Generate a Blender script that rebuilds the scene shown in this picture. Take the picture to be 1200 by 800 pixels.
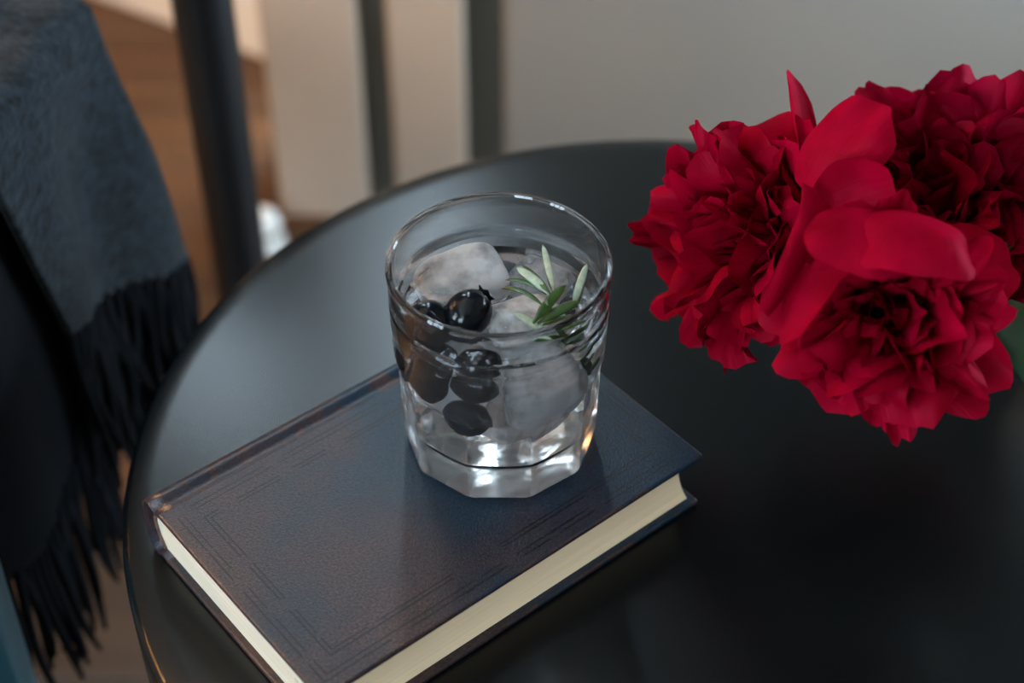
import bpy, bmesh, math, random
from mathutils import Vector, Matrix, noise

# ------------------------------------------------------------------ camera, sky, light, exposure
S = bpy.context.scene
C = S.collection
for o in list(bpy.data.objects):
    bpy.data.objects.remove(o, do_unlink=True)
T = 0.55                                   # height of the table top above the floor
cam_d = bpy.data.cameras.new('camera')
cam = bpy.data.objects.new('camera', cam_d)
C.objects.link(cam)
cam.location = (0, 0, T + 0.5135)
cam.rotation_euler = (math.radians(90 - 42.32), 0, math.radians(0.0))
cam_d.lens = 58.03
cam_d.sensor_width = 36
cam_d.clip_start = 0.01
cam_d.dof.use_dof = True
cam_d.dof.focus_distance = 0.635
cam_d.dof.aperture_fstop = 5.2
S.camera = cam

SKY = 18.5
w = bpy.data.worlds.new('overcast_sky')
S.world = w
w.use_nodes = True
bg = w.node_tree.nodes['Background']
bg.inputs[0].default_value = (0.66, 0.85, 1.0, 1)
bg.inputs[1].default_value = SKY

S.view_settings.view_transform = 'Standard'
S.view_settings.look = 'None'
S.view_settings.gamma = 1
S.view_settings.exposure = 0.0
S.view_settings.use_curve_mapping = False
S.cycles.max_bounces = 28; S.cycles.transmission_bounces = 24; S.cycles.glossy_bounces = 8; S.cycles.diffuse_bounces = 5

# ------------------------------------------------------------------ materials
def nm(name):
    m = bpy.data.materials.new(name)
    m.use_nodes = True
    return m, m.node_tree.nodes, m.node_tree.links, m.node_tree.nodes['Principled BSDF']

def mat(name, col, rough=0.5, metal=0.0, spec=0.5, noise_scale=0, var=0.0, bump=0.0, bump_scale=None,
        stretch=(1, 1, 1), sheen=0.0, coat=0.0):
    m, N, L, p = nm(name)
    p.inputs['Base Color'].default_value = (*col, 1)
    p.inputs['Roughness'].default_value = rough
    p.inputs['Metallic'].default_value = metal
    p.inputs['Specular IOR Level'].default_value = spec
    p.inputs['Sheen Weight'].default_value = sheen
    p.inputs['Coat Weight'].default_value = coat
    if noise_scale or bump:
        tc = N.new('ShaderNodeTexCoord')
        mp = N.new('ShaderNodeMapping')
        mp.inputs['Scale'].default_value = stretch
        L.new(tc.outputs['Object'], mp.inputs[0])
        n = N.new('ShaderNodeTexNoise')
        n.inputs['Scale'].default_value = noise_scale or 50
        n.inputs['Detail'].default_value = 5
        L.new(mp.outputs[0], n.inputs['Vector'])
        if var:
            r = N.new('ShaderNodeValToRGB')
            r.color_ramp.elements[0].position = 0.3
            r.color_ramp.elements[1].position = 0.7
            r.color_ramp.elements[0].color = (*[c * (1 - var) for c in col], 1)
            r.color_ramp.elements[1].color = (*[min(1, c * (1 + var)) for c in col], 1)
            L.new(n.outputs['Fac'], r.inputs[0])
            L.new(r.outputs[0], p.inputs['Base Color'])
        if bump:
            n2 = N.new('ShaderNodeTexNoise')
            n2.inputs['Scale'].default_value = bump_scale or noise_scale
            n2.inputs['Detail'].default_value = 4
            L.new(mp.outputs[0], n2.inputs['Vector'])
            b = N.new('ShaderNodeBump')
            b.inputs['Strength'].default_value = bump
            b.inputs['Distance'].default_value = 0.001
            L.new(n2.outputs['Fac'], b.inputs['Height'])
            L.new(b.outputs[0], p.inputs['Normal'])
    return m

M = {}
M['table'] = mat('black satin metal', (0.0022, 0.003, 0.0034), 0.25, spec=0.5, noise_scale=9, var=0.15, bump=0.02, bump_scale=300)
M['beige'] = mat('beige painted board', (0.22, 0.198, 0.173), 0.6, noise_scale=3, var=0.04)
M['groove'] = mat('grey green painted recess', (0.125, 0.127, 0.108), 0.7, noise_scale=4, var=0.08)
M['plaster'] = mat('warm taupe plaster', (0.30, 0.265, 0.225), 0.85, noise_scale=5, var=0.04)
M['white'] = mat('white gloss paint', (0.8, 0.78, 0.74), 0.4, noise_scale=8, var=0.02)
M['floor'] = mat('warm brown floorboard', (0.075, 0.030, 0.010), 0.4, noise_scale=5, var=0.35, bump=0.15, bump_scale=30, stretch=(0.25, 4, 1))
M['chair'] = mat('black lacquered wood', (0.0025, 0.003, 0.004), 0.45, noise_scale=20, var=0.2)
M['chairblue'] = mat('dark teal lacquered wood', (0.02, 0.075, 0.10), 0.3, noise_scale=20, var=0.2)
M['uphol'] = mat('dark teal upholstery', (0.01, 0.03, 0.04), 0.8, noise_scale=300, var=0.3, bump=0.3)
M['wool'] = mat('charcoal blue wool', (0.010, 0.014, 0.018), 0.95, spec=0.1, noise_scale=140, var=0.7, bump=1.0, bump_scale=260, stretch=(1, 1, 1.5), sheen=0.1)
M['fringe'] = mat('black wool yarn', (0.004, 0.0045, 0.006), 0.95, spec=0.1, noise_scale=400, var=0.3)
M['stem'] = mat('green flower stem', (0.05, 0.12, 0.03), 0.5, noise_scale=60, var=0.3)
M['leaf'] = mat('deep green leaf', (0.012, 0.075, 0.03), 0.4, noise_scale=60, var=0.35, bump=0.2, bump_scale=180)
M['vase'] = mat('white glazed ceramic', (0.7, 0.69, 0.66), 0.25, noise_scale=20, var=0.03)
M['rose_top'] = mat('rosemary leaf green', (0.034, 0.078, 0.012), 0.32, noise_scale=300, var=0.35, bump=0.2, bump_scale=900)
M['rose_pale'] = mat('rosemary pale underside', (0.34, 0.42, 0.31), 0.5, noise_scale=400, var=0.25)
M['rose_stem'] = mat('rosemary stem', (0.10, 0.13, 0.05), 0.6, noise_scale=300, var=0.3)
M['berry'] = mat('blue black berry skin', (0.003, 0.005, 0.010), 0.14, spec=0.35, noise_scale=260, var=0.6)
def shade_mat():
    m, N, L, p = nm('linen lamp shade')
    p.inputs['Base Color'].default_value = (0.75, 0.6, 0.42, 1); p.inputs['Roughness'].default_value = 0.9
    t = N.new('ShaderNodeBsdfTranslucent'); t.inputs[0].default_value = (0.9, 0.75, 0.55, 1)
    mx = N.new('ShaderNodeMixShader'); mx.inputs[0].default_value = 0.6
    L.new(p.outputs[0], mx.inputs[1]); L.new(t.outputs[0], mx.inputs[2]); L.new(mx.outputs[0], N['Material Output'].inputs[0])
    return m
M['shade'] = shade_mat()
M['brass'] = mat('brass lamp metal', (0.6, 0.42, 0.18), 0.3, metal=1)
M['endband'] = mat('worn endband', (0.12, 0.06, 0.04), 0.8, noise_scale=400, var=0.5)

def glass_mat(name, ior, rough=0.0, col=(1, 1, 1), bump=0, bscale=60):
    m, N, L, p = nm(name)
    p.inputs['Base Color'].default_value = (*col, 1)
    p.inputs['Roughness'].default_value = rough
    p.inputs['IOR'].default_value = ior
    p.inputs['Transmission Weight'].default_value = 1
    if bump:
        tc = N.new('ShaderNodeTexCoord')
        n = N.new('ShaderNodeTexNoise')
        n.inputs['Scale'].default_value = bscale
        n.inputs['Detail'].default_value = 2
        L.new(tc.outputs['Object'], n.inputs['Vector'])
        b = N.new('ShaderNodeBump')
        b.inputs['Strength'].default_value = bump
        b.inputs['Distance'].default_value = 0.002
        L.new(n.outputs['Fac'], b.inputs['Height'])
        L.new(b.outputs[0], p.inputs['Normal'])
    return m
M['glass'] = glass_mat('clear tumbler glass', 1.48)
def dew_mat():
    m, N, L, p = nm('tumbler glass misted with dew')
    p.inputs['IOR'].default_value = 1.48; p.inputs['Transmission Weight'].default_value = 1
    tc = N.new('ShaderNodeTexCoord')
    n = N.new('ShaderNodeTexNoise'); n.inputs['Scale'].default_value = 90; n.inputs['Detail'].default_value = 4
    L.new(tc.outputs['Object'], n.inputs['Vector'])
    r = N.new('ShaderNodeMapRange'); r.inputs['From Min'].default_value = 0.35; r.inputs['From Max'].default_value = 0.65
    r.inputs['To Min'].default_value = 0.02; r.inputs['To Max'].default_value = 0.07
    L.new(n.outputs['Fac'], r.inputs['Value'])
    sz = N.new('ShaderNodeSeparateXYZ'); L.new(tc.outputs['Object'], sz.inputs[0])
    rz = N.new('ShaderNodeMapRange'); rz.interpolation_type = 'SMOOTHSTEP'
    rz.inputs['From Min'].default_value = 0.022; rz.inputs['From Max'].default_value = 0.042
    rz.inputs['To Min'].default_value = 0.07; rz.inputs['To Max'].default_value = 0.0
    L.new(sz.outputs[2], rz.inputs['Value'])
    ad = N.new('ShaderNodeMath'); ad.operation = 'ADD'; L.new(r.outputs[0], ad.inputs[0]); L.new(rz.outputs[0], ad.inputs[1])
    L.new(ad.outputs[0], p.inputs['Roughness'])
    d = N.new('ShaderNodeBsdfDiffuse'); d.inputs[0].default_value = (0.9, 0.9, 0.9, 1)
    t = N.new('ShaderNodeBsdfTranslucent'); t.inputs[0].default_value = (0.95, 0.93, 0.92, 1)
    a = N.new('ShaderNodeMixShader'); a.inputs[0].default_value = 0.65; L.new(d.outputs[0], a.inputs[1]); L.new(t.outputs[0], a.inputs[2])
    r2 = N.new('ShaderNodeMapRange'); r2.inputs['From Min'].default_value = 0.35; r2.inputs['From Max'].default_value = 0.7
    r2.inputs['To Min'].default_value = 0.0; r2.inputs['To Max'].default_value = 0.02
    L.new(n.outputs['Fac'], r2.inputs['Value'])
    b = N.new('ShaderNodeMixShader'); L.new(r2.outputs[0], b.inputs[0]); L.new(p.outputs[0], b.inputs[1]); L.new(a.outputs[0], b.inputs[2])
    L.new(b.outputs[0], N['Material Output'].inputs[0])
    return m
M['dew'] = dew_mat()
M['water'] = glass_mat('clear fizzy water', 1.33, 0.0, bump=0.25, bscale=90)

def ice_mat():
    m, N, L, p = nm('frosty ice')
    p.inputs['Base Color'].default_value = (0.97, 0.99, 1, 1)
    p.inputs['IOR'].default_value = 1.31
    p.inputs['Transmission Weight'].default_value = 1
    p.inputs['Roughness'].default_value = 0.12
    tc = N.new('ShaderNodeTexCoord')
    n = N.new('ShaderNodeTexNoise'); n.inputs['Scale'].default_value = 55; n.inputs['Detail'].default_value = 6
    L.new(tc.outputs['Object'], n.inputs['Vector'])
    r = N.new('ShaderNodeValToRGB')
    r.color_ramp.elements[0].position = 0.32; r.color_ramp.elements[1].position = 0.54
    r.color_ramp.elements[0].color = (0.0, 0.0, 0.0, 1); r.color_ramp.elements[1].color = (0.93, 0.93, 0.93, 1)
    L.new(n.outputs['Fac'], r.inputs[0])
    n2 = N.new('ShaderNodeTexNoise'); n2.inputs['Scale'].default_value = 240
    L.new(tc.outputs['Object'], n2.inputs['Vector'])
    b = N.new('ShaderNodeBump'); b.inputs['Strength'].default_value = 0.35; b.inputs['Distance'].default_value = 0.001
    L.new(n2.outputs['Fac'], b.inputs['Height']); L.new(b.outputs[0], p.inputs['Normal'])
    d = N.new('ShaderNodeBsdfDiffuse'); d.inputs[0].default_value = (0.88, 0.92, 0.96, 1)
    t = N.new('ShaderNodeBsdfTranslucent'); t.inputs[0].default_value = (0.9, 0.9, 0.92, 1)
    m1 = N.new('ShaderNodeMixShader'); m1.inputs[0].default_value = 0.35; L.new(d.outputs[0], m1.inputs[1]); L.new(t.outputs[0], m1.inputs[2])
    m2 = N.new('ShaderNodeMixShader')
    L.new(r.outputs[0], m2.inputs[0]); L.new(p.outputs[0], m2.inputs[1]); L.new(m1.outputs[0], m2.inputs[2])
    L.new(m2.outputs[0], N['Material Output'].inputs[0])
    return m
M['ice'] = ice_mat()

def petal_mat(name, col, tip):
    m, N, L, p = nm(name)
    tc = N.new('ShaderNodeTexCoord')
    n = N.new('ShaderNodeTexNoise'); n.inputs['Scale'].default_value = 45; n.inputs['Detail'].default_value = 5
    L.new(tc.outputs['Object'], n.inputs['Vector'])
    r = N.new('ShaderNodeValToRGB')
    r.color_ramp.elements[0].position = 0.3; r.color_ramp.elements[1].position = 0.7
    r.color_ramp.elements[0].color = (*col, 1); r.color_ramp.elements[1].color = (*tip, 1)
    L.new(n.outputs['Fac'], r.inputs[0])
    L.new(r.outputs[0], p.inputs['Base Color'])
    df = N.new('ShaderNodeBsdfDiffuse'); L.new(r.outputs[0], df.inputs[0])
    gs = N.new('ShaderNodeBsdfGlossy'); gs.inputs[0].default_value = (0.9, 0.25, 0.35, 1); gs.inputs['Roughness'].default_value = 0.45
    N.remove(p)
    # fine veins along the petal
    uv = N.new('ShaderNodeUVMap')
    mp = N.new('ShaderNodeMapping'); mp.inputs['Scale'].default_value = (26, 1.3, 1)
    L.new(uv.outputs[0], mp.inputs[0])
    n2 = N.new('ShaderNodeTexNoise'); n2.inputs['Scale'].default_value = 1.5; n2.inputs['Detail'].default_value = 3
    L.new(mp.outputs[0], n2.inputs['Vector'])
    b = N.new('ShaderNodeBump'); b.inputs['Strength'].default_value = 0.35; b.inputs['Distance'].default_value = 0.001
    L.new(n2.outputs['Fac'], b.inputs['Height']); L.new(b.outputs[0], df.inputs['Normal']); L.new(b.outputs[0], gs.inputs['Normal'])
    t = N.new('ShaderNodeBsdfTranslucent')
    L.new(r.outputs[0], t.inputs[0])
    mg = N.new('ShaderNodeMixShader'); mg.inputs[0].default_value = 0.012; L.new(df.outputs[0], mg.inputs[1]); L.new(gs.outputs[0], mg.inputs[2])
    mx = N.new('ShaderNodeMixShader'); mx.inputs[0].default_value = 0.2
    L.new(mg.outputs[0], mx.inputs[1]); L.new(t.outputs[0], mx.inputs[2])
    L.new(mx.outputs[0], N['Material Output'].inputs[0])
    return m
M['petal'] = petal_mat('crimson petal', (0.24, 0.0004, 0.010), (0.40, 0.001, 0.024))
M['petal_b'] = petal_mat('deep crimson petal', (0.19, 0.0004, 0.010), (0.33, 0.001, 0.026))

BL, BW, BT = 0.1873, 0.1217, 0.030          # the book: length, width, thickness
def leather_mat():
    m, N, L, p = nm('worn navy leather')
    tc = N.new('ShaderNodeTexCoord')
    def noi(s, d=5):
        n = N.new('ShaderNodeTexNoise'); n.inputs['Scale'].default_value = s; n.inputs['Detail'].default_value = d
        L.new(tc.outputs['Object'], n.inputs['Vector']); return n.outputs['Fac']
    def ramp(src, a, b, ca, cb):
        r = N.new('ShaderNodeValToRGB'); e = r.color_ramp.elements
        e[0].position = a; e[1].position = b; e[0].color = (*ca, 1); e[1].color = (*cb, 1)
        L.new(src, r.inputs[0]); return r.outputs[0]
    def math_(op, a, b=None):
        n = N.new('ShaderNodeMath'); n.operation = op
        for i, v in enumerate((a, b)):
            if v is None: continue
            if isinstance(v, (int, float)): n.inputs[i].default_value = v
            else: L.new(v, n.inputs[i])
        return n.outputs[0]
    sp = N.new('ShaderNodeSeparateXYZ'); L.new(tc.outputs['Object'], sp.inputs[0])
    x, y = sp.outputs[0], sp.outputs[1]
    base = ramp(noi(800, 3), 0.35, 0.65, (0.001, 0.009, 0.022), (0.005, 0.027, 0.054))
    brown = ramp(noi(900, 3), 0.35, 0.65, (0.018, 0.008, 0.007), (0.085, 0.036, 0.026))
    wear = ramp(math_('ADD', noi(16, 6), math_('ADD', math_('MULTIPLY', math_('SUBTRACT', x, 0.118), 2.5), math_('MULTIPLY', math_('SUBTRACT', y, 0.06), 2.0))), 0.42, 0.68, (0, 0, 0), (0.75, 0.75, 0.75))
    # distance from the edges of the board: worn brown rims and a tooled double frame
    dx = math_('MINIMUM', x, math_('SUBTRACT', BL, x))
    dy = math_('MINIMUM', math_('SUBTRACT', y, 0.009), math_('SUBTRACT', BW, y))
    d = math_('MINIMUM', dx, dy)
    def line(at, wd):
        return math_('LESS_THAN', math_('ABSOLUTE', math_('SUBTRACT', d, at)), wd)
    lines = math_('MAXIMUM', math_('MAXIMUM', line(0.0052, 0.00042), line(0.0076, 0.00036)), math_('MAXIMUM', line(0.0135, 0.00042), line(0.0154, 0.00036)))
    broken = math_('GREATER_THAN', noi(70, 3), 0.43)
    lines = math_('MULTIPLY', lines, broken)
    edge = math_('MULTIPLY', math_('LESS_THAN', d, 0.0012), math_('GREATER_THAN', noi(90, 4), 0.52))
    edge = math_('MULTIPLY', edge, 0.7)
    mx = N.new('ShaderNodeMixRGB'); L.new(math_('MAXIMUM', wear, edge), mx.inputs[0]); L.new(base, mx.inputs[1]); L.new(brown, mx.inputs[2])
    mx2 = N.new('ShaderNodeMixRGB'); L.new(lines, mx2.inputs[0]); L.new(mx.outputs[0], mx2.inputs[1]); mx2.inputs[2].default_value = (0.003, 0.004, 0.007, 1)
    L.new(mx2.outputs[0], p.inputs['Base Color'])
    p.inputs['Roughness'].default_value = 0.28
    p.inputs['Specular IOR Level'].default_value = 0.5
    h = math_('ADD', math_('MULTIPLY', noi(1300, 3), 1.0), math_('MULTIPLY', lines, -1.3))
    b = N.new('ShaderNodeBump'); b.inputs['Strength'].default_value = 0.6; b.inputs['Distance'].default_value = 0.0005
    L.new(h, b.inputs['Height']); L.new(b.outputs[0], p.inputs['Normal'])
    return m
M['leather'] = leather_mat()
def paper_mat():
    m, N, L, p = nm('aged page edges with warm light tint')
    tc = N.new('ShaderNodeTexCoord')
    mp = N.new('ShaderNodeMapping'); mp.inputs['Scale'].default_value = (6, 6, 900)
    L.new(tc.outputs['Object'], mp.inputs[0])
    n = N.new('ShaderNodeTexNoise'); n.inputs['Scale'].default_value = 2.5; n.inputs['Detail'].default_value = 3
    L.new(mp.outputs[0], n.inputs['Vector'])
    r = N.new('ShaderNodeValToRGB'); e = r.color_ramp.elements
    e[0].position = 0.3; e[1].position = 0.75
    e[0].color = (0.60, 0.53, 0.41, 1); e[1].color = (0.76, 0.70, 0.58, 1)
    L.new(n.outputs['Fac'], r.inputs[0])
    s = N.new('ShaderNodeTexNoise'); s.inputs['Scale'].default_value = 75; s.inputs['Detail'].default_value = 2
    L.new(tc.outputs['Object'], s.inputs['Vector'])
    r2 = N.new('ShaderNodeValToRGB'); e = r2.color_ramp.elements
    e[0].position = 0.69; e[1].position = 0.78; e[0].color = (0, 0, 0, 1); e[1].color = (0.5, 0.5, 0.5, 1)
    L.new(s.outputs['Fac'], r2.inputs[0])
    mx = N.new('ShaderNodeMixRGB'); L.new(r2.outputs[0], mx.inputs[0]); L.new(r.outputs[0], mx.inputs[1]); mx.inputs[2].default_value = (0.30, 0.17, 0.08, 1)
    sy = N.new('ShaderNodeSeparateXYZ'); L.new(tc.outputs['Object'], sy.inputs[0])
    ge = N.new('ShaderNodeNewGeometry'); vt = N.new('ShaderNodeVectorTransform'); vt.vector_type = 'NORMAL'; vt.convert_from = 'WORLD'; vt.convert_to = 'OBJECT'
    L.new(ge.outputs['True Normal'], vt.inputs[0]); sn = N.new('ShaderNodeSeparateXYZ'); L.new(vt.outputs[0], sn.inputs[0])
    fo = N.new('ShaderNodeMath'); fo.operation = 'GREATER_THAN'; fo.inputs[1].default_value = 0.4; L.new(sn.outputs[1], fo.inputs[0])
    mf = N.new('ShaderNodeMixRGB'); mf.blend_type = 'MIX'; fm = N.new('ShaderNodeMath'); fm.operation = 'MULTIPLY'; fm.inputs[1].default_value = 0.7; L.new(fo.outputs[0], fm.inputs[0]); L.new(fm.outputs[0], mf.inputs[0]); L.new(mx.outputs[0], mf.inputs[1]); mf.inputs[2].default_value = (0.92, 0.66, 0.40, 1)  # warm light falling on the fore-edge is mixed into its colour
    L.new(mf.outputs[0], p.inputs['Base Color'])
    p.inputs['Roughness'].default_value = 0.9
    p.inputs['Specular IOR Level'].default_value = 0.1
    b = N.new('ShaderNodeBump'); b.inputs['Strength'].default_value = 0.4; b.inputs['Distance'].default_value = 0.0004
    L.new(n.outputs['Fac'], b.inputs['Height']); L.new(b.outputs[0], p.inputs['Normal'])
    return m
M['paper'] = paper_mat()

# ------------------------------------------------------------------ helpers
def tag(o, label=None, cat=None, group=None, kind=None):
    for k, v in (('label', label), ('category', cat), ('group', group), ('kind', kind)):
        if v: o[k] = v
    return o

def empty(name, loc=(0, 0, 0), rz=0.0):
    o = bpy.data.objects.new(name, None)
    C.objects.link(o); o.location = loc; o.rotation_euler = (0, 0, rz); o.empty_display_size = 0.02
    return o

def mesh_obj(name, verts, faces, m, parent=None, smooth=True, loc=None, uvs=None):
    me = bpy.data.meshes.new(name)
    me.from_pydata([tuple(v) for v in verts], [], faces)
    if smooth: me.polygons.foreach_set('use_smooth', [True] * len(me.polygons))
    if uvs:
        ul = me.uv_layers.new(name='UVMap')
        for lp in me.loops: ul.data[lp.index].uv = uvs[lp.vertex_index]
    me.update()
    o = bpy.data.objects.new(name, me)
    C.objects.link(o)
    if m is not None: me.materials.append(m)
    if parent is not None: o.parent = parent
    if loc is not None: o.location = loc
    return o

def bm_obj(name, bm, m, parent=None, smooth=False, loc=None):
    me = bpy.data.meshes.new(name)
    bmesh.ops.recalc_face_normals(bm, faces=bm.faces)
    bm.to_mesh(me); bm.free()
    if smooth: me.polygons.foreach_set('use_smooth', [True] * len(me.polygons))
    me.materials.append(m)
    o = bpy.data.objects.new(name, me); C.objects.link(o)
    if parent is not None: o.parent = parent
    if loc is not None: o.location = loc
    return o

def box_bm(x0, x1, y0, y1, z0, z1, bevel=0.0, seg=2, bm=None):
    bm = bm or bmesh.new()
    g = bmesh.ops.create_cube(bm, size=1)
    bmesh.ops.scale(bm, vec=(x1 - x0, y1 - y0, z1 - z0), verts=g['verts'])
    bmesh.ops.translate(bm, vec=((x0 + x1) / 2, (y0 + y1) / 2, (z0 + z1) / 2), verts=g['verts'])
    if bevel:
        es = list({e for v in g['verts'] for e in v.link_edges})
        bmesh.ops.bevel(bm, geom=es, offset=bevel, segments=seg, affect='EDGES', profile=0.5)
    return bm

def box(name, b, m, parent=None, bevel=0.0, seg=2, loc=None):
    return bm_obj(name, box_bm(*b, bevel=bevel, seg=seg), m, parent, loc=loc)

def lathe(name, prof, m, parent=None, n=64, loc=None, radf=None, smooth=True, a0=0.0, close=False):
    """prof: list of (r, z); r == 0 makes a pole. radf(r, z, angle, index) may alter the radius."""
    verts, rings, faces = [], [], []
    for k, (r, z) in enumerate(prof):
        if r <= 1e-7:
            verts.append((0, 0, z)); rings.append([len(verts) - 1])
        else:
            ring = []
            for i in range(n):
                a = a0 + 2 * math.pi * i / n
                rr = radf(r, z, a, k) if radf else r
                verts.append((rr * math.cos(a), rr * math.sin(a), z)); ring.append(len(verts) - 1)
            rings.append(ring)
    prs = list(zip(rings, rings[1:]))
    if close: prs.append((rings[-1], rings[0]))
    for A, B in prs:
        for i in range(n):
            j = (i + 1) % n
            if len(A) == 1 and len(B) == 1: continue
            if len(A) == 1: faces.append((A[0], B[j], B[i]))
            elif len(B) == 1: faces.append((A[i], A[j], B[0]))
            else: faces.append((A[i], A[j], B[j], B[i]))
    o = mesh_obj(name, verts, faces, m, parent, smooth, loc)
    bm = bmesh.new(); bm.from_mesh(o.data); bmesh.ops.recalc_face_normals(bm, faces=bm.faces); bm.to_mesh(o.data); bm.free()
    return o

def tube(name, pts, rad, m, parent=None, n=8, loc=None, caps=True):
    pts = [Vector(p) for p in pts]
    if not isinstance(rad, (list, tuple)): rad = [rad] * len(pts)
    verts, faces = [], []
    ref = Vector((0.31, 0.2, 0.93)).normalized()
    for i, p in enumerate(pts):
        t = (pts[min(i + 1, len(pts) - 1)] - pts[max(i - 1, 0)]).normalized()
        s = t.cross(ref)
        if s.length < 1e-3: s = t.cross(Vector((1, 0, 0)))
        s.normalize(); u = s.cross(t)
        for k in range(n):
            a = 2 * math.pi * k / n
            verts.append(p + (s * math.cos(a) + u * math.sin(a)) * rad[i])
    for i in range(len(pts) - 1):
        for k in range(n):
            j = (k + 1) % n
            faces.append((i * n + k, i * n + j, (i + 1) * n + j, (i + 1) * n + k))
    if caps:
        faces.append(tuple(range(n))[::-1]); faces.append(tuple(range((len(pts) - 1) * n, len(pts) * n)))
    return mesh_obj(name, verts, faces, m, parent, True, loc)

def smoothstep(a, b, x):
    t = max(0.0, min(1.0, (x - a) / (b - a))); return t * t * (3 - 2 * t)

# ------------------------------------------------------------------ the room
X0, X1, Y0, YB, H = -1.7, 0.85, -1.7, 1.36, 2.6
def wall_strip(name, length, height, thick, holes, m, loc, rz):
    """wall in its own frame: x along, y thickness (0..thick), z up; holes are (x0, x1, z0, z1)"""
    bm = bmesh.new()
    xs = sorted({0, length, *[h[0] for h in holes], *[h[1] for h in holes]})
    for a, b in zip(xs, xs[1:]):
        hs = sorted([h for h in holes if h[0] <= a + 1e-6 and h[1] >= b - 1e-6], key=lambda h: h[2])
        z = 0
        for h in hs:
            box_bm(a, b, 0, thick, z, h[2], bm=bm); z = h[3]
        box_bm(a, b, 0, thick, z, height, bm=bm)
    o = bm_obj(name, bm, m); o.location = loc; o.rotation_euler = (0, 0, rz)
    return tag(o, kind='structure')

def window(name, x0, x1, z0, z1, thick, loc, rz, sill=True, mull=1):
    e = empty(name, loc, rz); tag(e, kind='structure')
    f = 0.03
    box('frame_side', (x0, x0 + f, 0.02, 0.06, z0, z1), M['white'], e, 0.003)
    box('frame_side', (x1 - f, x1, 0.02, 0.06, z0, z1), M['white'], e, 0.003)
    box('frame_top', (x0 + f, x1 - f, 0.02, 0.06, z1 - f, z1), M['white'], e, 0.003)
    box('frame_bottom', (x0 + f, x1 - f, 0.02, 0.06, z0, z0 + f), M['white'], e, 0.003)
    for k in range(mull):
        xm = x0 + (x1 - x0) * (k + 1) / (mull + 1)
        box('mullion', (xm - 0.012, xm + 0.012, 0.025, 0.055, z0 + f, z1 - f), M['white'], e, 0.003)
    # daylight portal in the opening
    ld = bpy.data.lights.new('daylight_portal', 'AREA'); ld.shape = 'RECTANGLE'
    ld.size = x1 - x0; ld.size_y = z1 - z0; ld.cycles.is_portal = True
    lo = bpy.data.objects.new('daylight_portal', ld); C.objects.link(lo)
    lo.parent = e; lo.location = ((x0 + x1) / 2, thick + 0.005, (z0 + z1) / 2)
    lo.rotation_euler = (math.radians(-90), 0, 0)      # the portal faces the room (-y of the wall frame)
    return e

XC = -0.240                                  # free corner of the panelled wall
# back wall: dark recess face, its boards in front
bw0 = XC
W1 = (0.02, 0.205, 1.03, 2.10)               # narrow window high in the panelled wall
wb = wall_strip('wall_back', X1 - bw0, H, 0.10, [W1], M['groove'], (bw0, YB + 0.025, 0), 0)
M['dark_upper'] = mat('dark grey painted upper wall', (0.06, 0.062, 0.06), 0.7, noise_scale=4, var=0.08)
def board(x0, x1, z0, z1, b=0.004, mm='beige'):
    return box('wall_board', (x0 - bw0, x1 - bw0, -0.025, 0.0, z0, z1), M[mm], wb, b)
ZB = 0.95
M['light_tinted_board'] = mat('warm beige painted casing', (0.43, 0.345, 0.27), 0.6, noise_scale=3, var=0.04)  # warm light on the two left boards is put into their colour
board(XC, -0.148, 0, ZB, mm='light_tinted_board'); board(-0.119, -0.046, 0, ZB, mm='light_tinted_board'); board(-0.008, X1, 0, ZB)
board(XC, X1, ZB + 0.004, W1[2]); board(bw0 + W1[1], X1, W1[2] + .001, H, mm='dark_upper'); board(XC, bw0 + W1[1] - .001, W1[3], H)
window('window_1', *W1, 0.10, (bw0, YB + 0.025, 0), 0, mull=0)
# slanted far wall behind the corner, with its white baseboard
ang = math.atan2(1.796 - 1.682, -0.476 + 0.294)          # direction running away to the left
px, py = -0.20, 1.682 + (-0.20 + 0.294) * (1.796 - 1.682) / (-0.476 + 0.294)
LEN = 1.75
ex, ey = px + LEN * math.cos(ang), py + LEN * math.sin(ang)
W2 = (1.2, 1.54, 1.38, 1.95)
wall_strip('wall_far', LEN, H, 0.1, [W2], M['plaster'], (ex, ey, 0), ang + math.pi)
window('window_2', *W2, 0.1, (ex, ey, 0), ang + math.pi, mull=1)
bb = box('baseboard_far', (0, LEN, -0.018, 0, 0, 0.13), M['white'], None, 0.004); bb.location = (ex, ey, 0); bb.rotation_euler = (0, 0, ang + math.pi); tag(bb, kind='structure')
# side and front walls, ceiling
W4 = (0.8, 1.5, 0.95, 1.85)
wall_strip('wall_left', 4.6, H, 0.1, [W4], M['plaster'], (X0, Y0, 0), math.pi / 2)
window('window_3', *W4, 0.1, (X0, Y0, 0), math.pi / 2, mull=2)
W3 = (0.24, 0.92, 0.35, 1.08)
wall_strip('wall_right', YB + 0.2 - Y0, H, 0.1, [W3], M['plaster'], (X1, YB + 0.2, 0), -math.pi / 2)
window('window_4', *W3, 0.1, (X1, YB + 0.2, 0), -math.pi / 2, mull=0)
W5 = (1.55, 2.45, 0.95, 1.95)
wall_strip('wall_front', X1 - X0 + 0.2, H, 0.1, [W5], M['plaster'], (X1 + 0.1, Y0, 0), math.pi)
window('window_5', *W5, 0.1, (X1 + 0.1, Y0, 0), math.pi, mull=1)
cpoly = [(X0 - 0.12, Y0 - 0.12), (X1 + 0.12, Y0 - 0.12), (X1 + 0.12, YB + 0.125), (XC + 0.02, YB + 0.125), (px + 0.05, py + 0.02), (ex, ey + 0.1), (X0 - 0.12, ey + 0.1)]
mesh_ = [(x, y, H) for x, y in cpoly] + [(x, y, H + 0.08) for x, y in cpoly]
nc = len(cpoly)
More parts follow.
